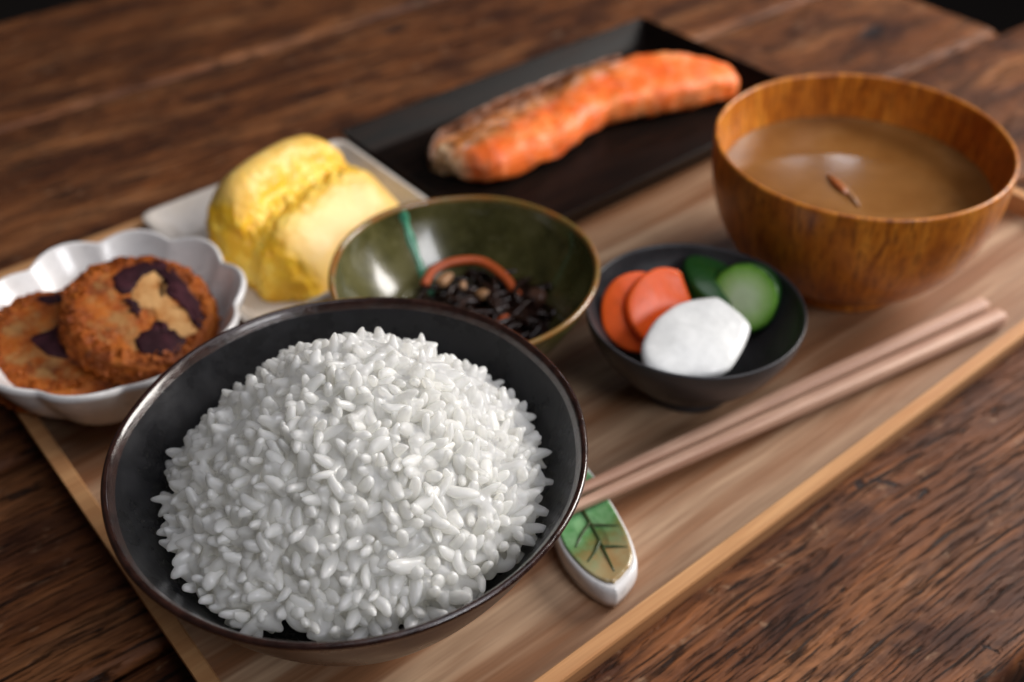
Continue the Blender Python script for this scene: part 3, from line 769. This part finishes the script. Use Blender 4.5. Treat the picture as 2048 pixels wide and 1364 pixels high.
# skin: thin crinkled sheet along the back of the fillet
V = []; F = []; rows = 7
for i, (fx, fy, bx, by, h) in enumerate(fr_):
    t = i / (nT - 1)
    if t > .72: break
    for j in range(rows):
        q = j / (rows - 1); dirv = Vector((bx - fx, by - fy, 0)).normalized()
        p = Vector((bx, by, zb)) + dirv * (.0007 + .0010 * math.sin(q * 3.1)) + Vector((0, 0, h * (.02 + 1.02 * q))) - dirv * (.0032 * max(0, q - .7) / .3)
        p += Vector((fbm(p, 160, 2), fbm(p, 160, 4), fbm(p, 160, 6))) * .0012
        V.append(p - Vector((.2915, .2222, FZ)))
n_i = len(V) // rows
for i in range(n_i - 1):
    for j in range(rows - 1): F.append((i * rows + j, i * rows + j + 1, (i + 1) * rows + j + 1, (i + 1) * rows + j))
s_ = NT('salmon_skin'); nn = s_.noise(s_.co(), 170, 4, .7, .4)
M['skin'] = s_.fin(s_.ramp(nn, [(.36, (.05, .025, .015)), (.50, (.26, .11, .05)), (.62, (.52, .36, .28))]), .3, s_.bump(nn, .6, .001), Coat_Weight=.4)
sk = mk('skin', V, F, M['skin'], sal); md = sk.modifiers.new('thick', 'SOLIDIFY'); md.thickness = .0006

# ------------------------------------------------------------------ egg plate and omelette
ep = rect_plate('square_plate', -.0515, .0515, -.0510, .0510, 0, .0150, 0, .0120, M['egg_plate'], None, rad=.0060, thick=.0034, lipw=.0024)
ep.location = (.1358, .2268, FZ)
tag(ep, 'square cream white plate with raised rims under the yellow omelette', 'plate')
eg = thing('rolled_omelette', 'thick pale yellow rolled omelette with a rough open fold on the square white plate', 'egg', (.1385, .2260, FZ + .0036), R(22)); eg.scale = (.95, .93, .88)
sec = smoothprof([(-.0290, .0000), (-.0300, .0050), (-.0262, .0150), (-.0190, .0255), (-.0125, .0322), (-.0080, .0335), (-.0040, .0318), (-.0005, .0312), (.0040, .0345), (.0075, .0420), (.0130, .0462), (.0200, .0455), (.0275, .0370), (.0320, .0220), (.0330, .0090), (.0310, .0000)], 8)
sec += [(.02, -.0002), (.005, -.0002), (-.01, -.0002), (-.02, -.0002)]
V = []; F = []; cu = []; ks = len(sec); NU = 110
for i in range(NU + 1):
    u = -1 + 2 * i / NU; ue = math.sin(u * math.pi / 2)
    L = .0385; q = (1 - abs(ue) ** 4.5) ** .36 if abs(ue) < 1 else 0
    if i in (0, NU): q = .02
    for k, (v, z) in enumerate(sec):
        t = k / ks; band = math.exp(-((v + .001) / .0110) ** 2) if z > .02 else 0
        band = max(band, min(1, max(0, (-ue - .72) / .15)) * (1 if z > .003 else 0))
        vv = v * (.55 + .45 * q); x = ue * L - (.004 * (z / .045) if ue < 0 else 0) + .003 * math.sin(v * 120) * (1 - q)
        zz = z * (q if z > 0 else 1) * (1 - .07 * ue - .05 * ue * ue)
        p = Vector((x, vv - .002 * ue * ue, zz))
        if z > .001:
            a_s = .0011; a_r = .0034
            d = fbm(p, 60, 3) * a_s + band * (abs(fbm(p, 130, 7)) * 2.2 - .5) * a_r + band * (abs(nz(p, 260, 2)) - .2) * .0018
            p += Vector((nz(p, 140, 4) * band * .0016, nz(p, 140, 6) * band * .0016, d))
        V.append(p); cu.append(min(1, band * 1.25))
for i in range(NU):
    for k in range(ks): F.append((i * ks + k, i * ks + (k + 1) % ks, (i + 1) * ks + (k + 1) % ks, (i + 1) * ks + k))
F.append(list(range(ks))); F.append([NU * ks + k for k in range(ks)][::-1])
fix_normals(mk('egg_roll', V, F, M['egg'], eg, attrs={'curd': cu}))
# loose curds in the fold
for k in range(0):
    u = rnd.uniform(-.034, .030); v = rnd.gauss(-.0015, .0042); r = rnd.uniform(.0028, .0052)
    if u < -.026: z = rnd.uniform(.006, .026); v = rnd.uniform(-.018, .012); x = -.0385 + rnd.uniform(0, .003)
    else: x = u; z = .0318 - .0022 + max(0, v) * .9
    blob('curd', (x, v, z), r * rnd.uniform(.9, 1.5), r, r * .8, M['egg'], None, None, rnd.uniform(0, 3), k, .5, .9, parent=eg)
for o in eg.children:
    if o.name.startswith('curd'):
        a = o.data.attributes.new('curd', 'FLOAT', 'POINT'); a.data.foreach_set('value', [1.0 if hash(o.name) % 3 else .55] * len(o.data.vertices))

# ------------------------------------------------------------------ scalloped dish
sd = thing('scalloped_dish', 'white flower-shaped porcelain dish with fluted wall at the left edge of the tray', 'dish', (.0425, .1985, FZ))
def scal(a, r, z):
    k = 5 * (a)               # ten lobes, grooves at 0, 36, 72 degrees
    lobe = min(1, (math.sin(k) ** 2 + .025) ** .42)
    wgt = min(1, max(0, (r - .014) / .022))
    return r * (1 - .085 * wgt * (1 - lobe)), z + .0022 * wgt ** 2 * (lobe - .6) * (z / .034)
si = smoothprof([(.0006, .0050), (.012, .0052), (.0240, .0075), (.0345, .0150), (.0415, .0245), (.0462, .0318)], 8)
so = smoothprof([(.0488, .0315), (.0450, .0225), (.0385, .0120), (.0290, .0050), (.0235, .0030)], 8)
lathe('body', si + [(.0468, .0330), (.0476, .0335), (.0485, .0329)] + so + [(.0006, .0030)], M['white'], sd, 320, scal, closed=False)
lathe('foot', [(.0235, .0036), (.0232, 0), (.0205, 0), (.0203, .0036)], M['white'], sd, 96)

def croquette(loc, nrm, upv, rad, th, label, patches, seed):
    t = thing('potato_croquette', label, 'croquette')
    z = Vector(nrm).normalized(); x = Vector(upv).cross(z).normalized(); y = z.cross(x)
    t.matrix_world = Matrix.Translation(loc) @ Matrix((x, y, z)).transposed().to_4x4()
    V = []; F = []; n = 110; prof = [(.001, 0), (.3, .0), (.6, .0), (.80, -.0002), (.90, -.0008), (.96, -.0020), (1.0, -.0045), (1.0, -.0075), (.96, -.0100), (.88, -.0115), (.6, -.012), (.001, -.012)]
    prof = smoothprof(prof, 4); k = len(prof)
    for i in range(n):
        a = 2 * math.pi * i / n; R_ = rad * (1 + .04 * nz((math.cos(a), math.sin(a), seed), 1.6) + .02 * nz((math.cos(a), math.sin(a), seed), 5))
        for (r, zz) in prof:
            p = Vector((R_ * r * math.cos(a), R_ * r * math.sin(a), zz * th / .012)); e = min(1, max(0, (r - .70) / .2))
            dd = fbm(p, 330, seed) * .0016 * (.35 + e) + abs(nz(p, 420, seed)) * .0024 * e
            nn_ = Vector((math.cos(a) * e, math.sin(a) * e, 1 if zz > -.006 else -1)).normalized(); V.append(p + nn_ * dd)
    for i in range(n):
        for q in range(k - 1): F.append((i * k + q, ((i + 1) % n) * k + q, ((i + 1) % n) * k + q + 1, i * k + q + 1))
    fix_normals(mk('crust', V, F, M['crust'], t, attrs={'pale': [1.0 if v.z > -.0025 and math.hypot(v.x, v.y) < rad * .72 else 0.0 for v in map(Vector, V)]}))
    for nm, mt, pts_, h in patches:
        pts_ = smoothprof([(px * rad, py * rad) for px, py in pts_] + [(pts_[0][0] * rad, pts_[0][1] * rad)], 4)[:-1]
        pts_ = [(px + nz((px, py, 0), 700, seed) * .0019, py + nz((px, py, 5), 700, seed) * .0019) for px, py in pts_]
        cx = sum(p[0] for p in pts_) / len(pts_); cy = sum(p[1] for p in pts_) / len(pts_)
        m_ = len(pts_); V = []; rr = [(1.0, -.001), (1.0, h * .3), (.93, h * .8), (.80, h), (.5, h * 1.05), (.2, h * 1.1)]
        for s, zz in rr:
            for px, py in pts_:
                V.append((cx + (px - cx) * s, cy + (py - cy) * s, zz + .0003 * nz((px * s, py * s, seed), 500)))
        F = [(i * m_ + j, i * m_ + (j + 1) % m_, (i + 1) * m_ + (j + 1) % m_, (i + 1) * m_ + j) for i in range(len(rr) - 1) for j in range(m_)]
        F.append([(len(rr) - 1) * m_ + j for j in range(m_)]); fix_normals(mk(nm, V, F, mt, t))
    # crumbs of the coating, far too many to count
    VV = []; FF = []; r2 = random.Random(seed * 11 + 3)
    for q in range(1100):
        a = r2.uniform(0, 6.283); u = r2.random(); rr_ = rad * (1.0 + .01 * r2.random()) if u < .65 else rad * r2.uniform(.74, 1.0)
        zz = r2.uniform(-.0100, -.0022) if u < .65 else .0004
        if u < .65 and zz > -.004: rr_ *= .985
        if u >= .65 and rr_ > rad * .9: zz = -.0010 - (rr_ / rad - .9) * .02
        c = Vector((rr_ * math.cos(a), rr_ * math.sin(a), zz * th / .012)); s = r2.uniform(.0004, .0015)
        b = len(VV)
        for d in ((1, 0, -.4), (-.5, .9, -.4), (-.5, -.9, -.4), (0, 0, 1)):
            v = Vector(d); v.rotate(Matrix.Rotation(r2.uniform(0, 6), 3, Vector((r2.random(), r2.random(), r2.random() + .1)).normalized())); VV.append(c + v * s * r2.uniform(.7, 1.5))
        FF += [(b, b + 2, b + 1), (b, b + 1, b + 3), (b + 1, b + 2, b + 3), (b + 2, b, b + 3)]
    cb = mk('breadcrumbs', VV, FF, M['crust'], t, smooth=False); cb['kind'] = 'stuff'
    return t
pat1 = [('pale_chunk', M['pale'], [(.05, .42), (.38, .60), (.52, .30), (.40, .0), (.52, -.35), (.40, -.72), (.12, -.55), (.10, -.12), (-.08, .12)], .0004),
        ('purple_chunk', M['purple'], [(-.12, .62), (.10, .70), (.48, .72), (.66, .55), (.60, .46), (.36, .52), (.10, .36), (-.10, .30)], .0009),
        ('purple_chunk', M['purple'], [(.50, .50), (.66, .50), (.72, .10), (.70, -.35), (.58, -.62), (.46, -.60), (.52, -.25), (.38, .02), (.46, .20)], .0009),
        ('purple_chunk', M['purple'], [(-.30, -.42), (-.05, -.36), (.12, -.30), (.22, -.55), (.24, -.78), (-.02, -.86), (-.32, -.74)], .0009),
        ('purple_chunk', M['purple'], [(-.16, .24), (-.04, .18), (-.02, .02), (-.10, -.12), (-.14, .0), (-.10, .10)], .0009)]
pat2 = [('purple_chunk', M['purple'], [(-.30, .20), (.20, .22), (.42, .02), (.36, -.52), (.16, -.62), (-.22, -.20)], .0009),
        ('purple_chunk', M['purple'], [(-.02, .86), (.35, .80), (.52, .62), (.20, .64)], .0008)]
croquette((.0515, .1920, .0385), (.10, -.32, .94), (0, 1, .3), .0266, .0125, 'croquette with dark purple patches round a pale centre, on top in the scalloped dish', pat1, 1)
croquette((.0235, .2035, .0315), (.12, -.24, .96), (0, 1, .3), .0262, .0125, 'croquette with one big purple wedge, half under the other in the scalloped dish', pat2, 2)

# ------------------------------------------------------------------ chopsticks and rest
def chop(tip, butt, label):
    t = Vector(tip); b = Vector(butt); L = (b - t).length; V = []; F = []
    prof = [(0, .0007), (.002, .0011), (.01, .0014), (.06, .0021), (.12, .0026), (L - .004, .0033), (L - .001, .0031), (L, .0026)]
    n = 20
    for s, r in prof:
        for j in range(n):
            g = 2 * math.pi * j / n; c, q = math.cos(g), math.sin(g); e = .55
            V.append((s, math.copysign(abs(c) ** e, c) * r, math.copysign(abs(q) ** e, q) * r))
    k = len(prof)
    for i in range(k - 1):
        for j in range(n): F.append((i * n + j, i * n + (j + 1) % n, (i + 1) * n + (j + 1) % n, (i + 1) * n + j))
    F.append(list(range(n))[::-1]); F.append([(k - 1) * n + j for j in range(n)])
    o = fix_normals(mk('chopstick', V, F, M['chop'])); o.location = t; o.rotation_euler = (b - t).to_track_quat('X', 'Z').to_euler()
    if hasattr(o.data, 'set_sharp_from_angle'): o.data.set_sharp_from_angle(angle=R(50))
    tag(o, label, 'chopstick', 'chopsticks lying on the leaf rest')
chop((.0960, .0397, .0186), (.3170, .0075, .0098), 'wooden chopstick nearer the front rim of the tray')
chop((.0975, .0440, .0186), (.3184, .0160, .0098), 'wooden chopstick farther from the front rim, on the side of the pickle bowl')

lr = thing('chopstick_rest', 'leaf-shaped white ceramic chopstick rest with green glazed top and dark veins', 'chopstick rest', (.1205, .0290, FZ), 0)
ol = [(.1095, .0050), (.1150, .0058), (.1215, .0085), (.1270, .0165), (.1310, .0260), (.1345, .0370), (.1372, .0490), (.1350, .0580), (.1270, .0560), (.1190, .0480), (.1120, .0370), (.1075, .0270), (.1060, .0160), (.1072, .0085)]
olp = smoothprof([(x - .1205, y - .0290) for x, y in ol] + [(ol[0][0] - .1205, ol[0][1] - .0290)], 5)[:-1]
mx_, my_ = sum(p[0] for p in olp) / len(olp), sum(p[1] for p in olp) / len(olp)
def leaf_layer(rings, mat, name, jag=0):
    V = []; F = []; m_ = len(olp)
    for ri, (s, z) in enumerate(rings):
        for qi, (px, py) in enumerate(olp):
            ss = s - (jag * abs(math.sin(qi * .9)) if jag and ri == 0 else 0)
            y = (py - my_) * ss; sad = 1.0
            zz = z - .0012 * math.cos(min(1.57, abs(y) / .02)) * (1 if z > .007 else 0)
            V.append((mx_ + (px - mx_) * ss, my_ + y, zz))
    for i in range(len(rings) - 1):
        for j in range(m_): F.append((i * m_ + j, i * m_ + (j + 1) % m_, (i + 1) * m_ + (j + 1) % m_, (i + 1) * m_ + j))
    F.append([(len(rings) - 1) * m_ + j for j in range(m_)])
    F.append([j for j in range(m_)])
    return fix_normals(mk(name, V, F, mat, lr))
leaf_layer([(.90, 0), (.97, .0010), (1.0, .0045), (.99, .0080), (.97, .0092), (.94, .0098), (.90, .0099), (.85, .0097), (.5, .0092), (.2, .0090)], M['white'], 'body')
leaf_layer([(.885, .0095), (.88, .0104), (.80, .0102), (.72, .0101), (.5, .0098), (.2, .0096)], M['leaf'], 'leaf_glaze', jag=.03)
def vein(pts_, r):
    path = [(x - .1205, y - .0290, z) for x, y, z in smoothprof([(x, y, .0092) for x, y in pts_], 5)]
    path2 = []
    for (x, y, z) in path:
        path2.append((x, y, .0099 - .0012 * math.cos(min(1.57, abs(y - my_) / .02)) + .0002))
    v, f = tube(path2, [r * (1 - .6 * i / len(path2)) for i in range(len(path2))], 6, .5); mk('vein', v, f, M['vein'], lr)
vein([(.1265, .0460), (.1225, .0330), (.1195, .0240), (.1140, .0110)], .0007)
vein([(.1212, .0290), (.1245, .0262), (.1282, .0225)], .0006)
vein([(.1180, .0205), (.1210, .0180), (.1238, .0150)], .0006)
vein([(.1215, .0300), (.1165, .0282), (.1115, .0255)], .0006)
vein([(.1190, .0228), (.1150, .0205), (.1105, .0190)], .0006)
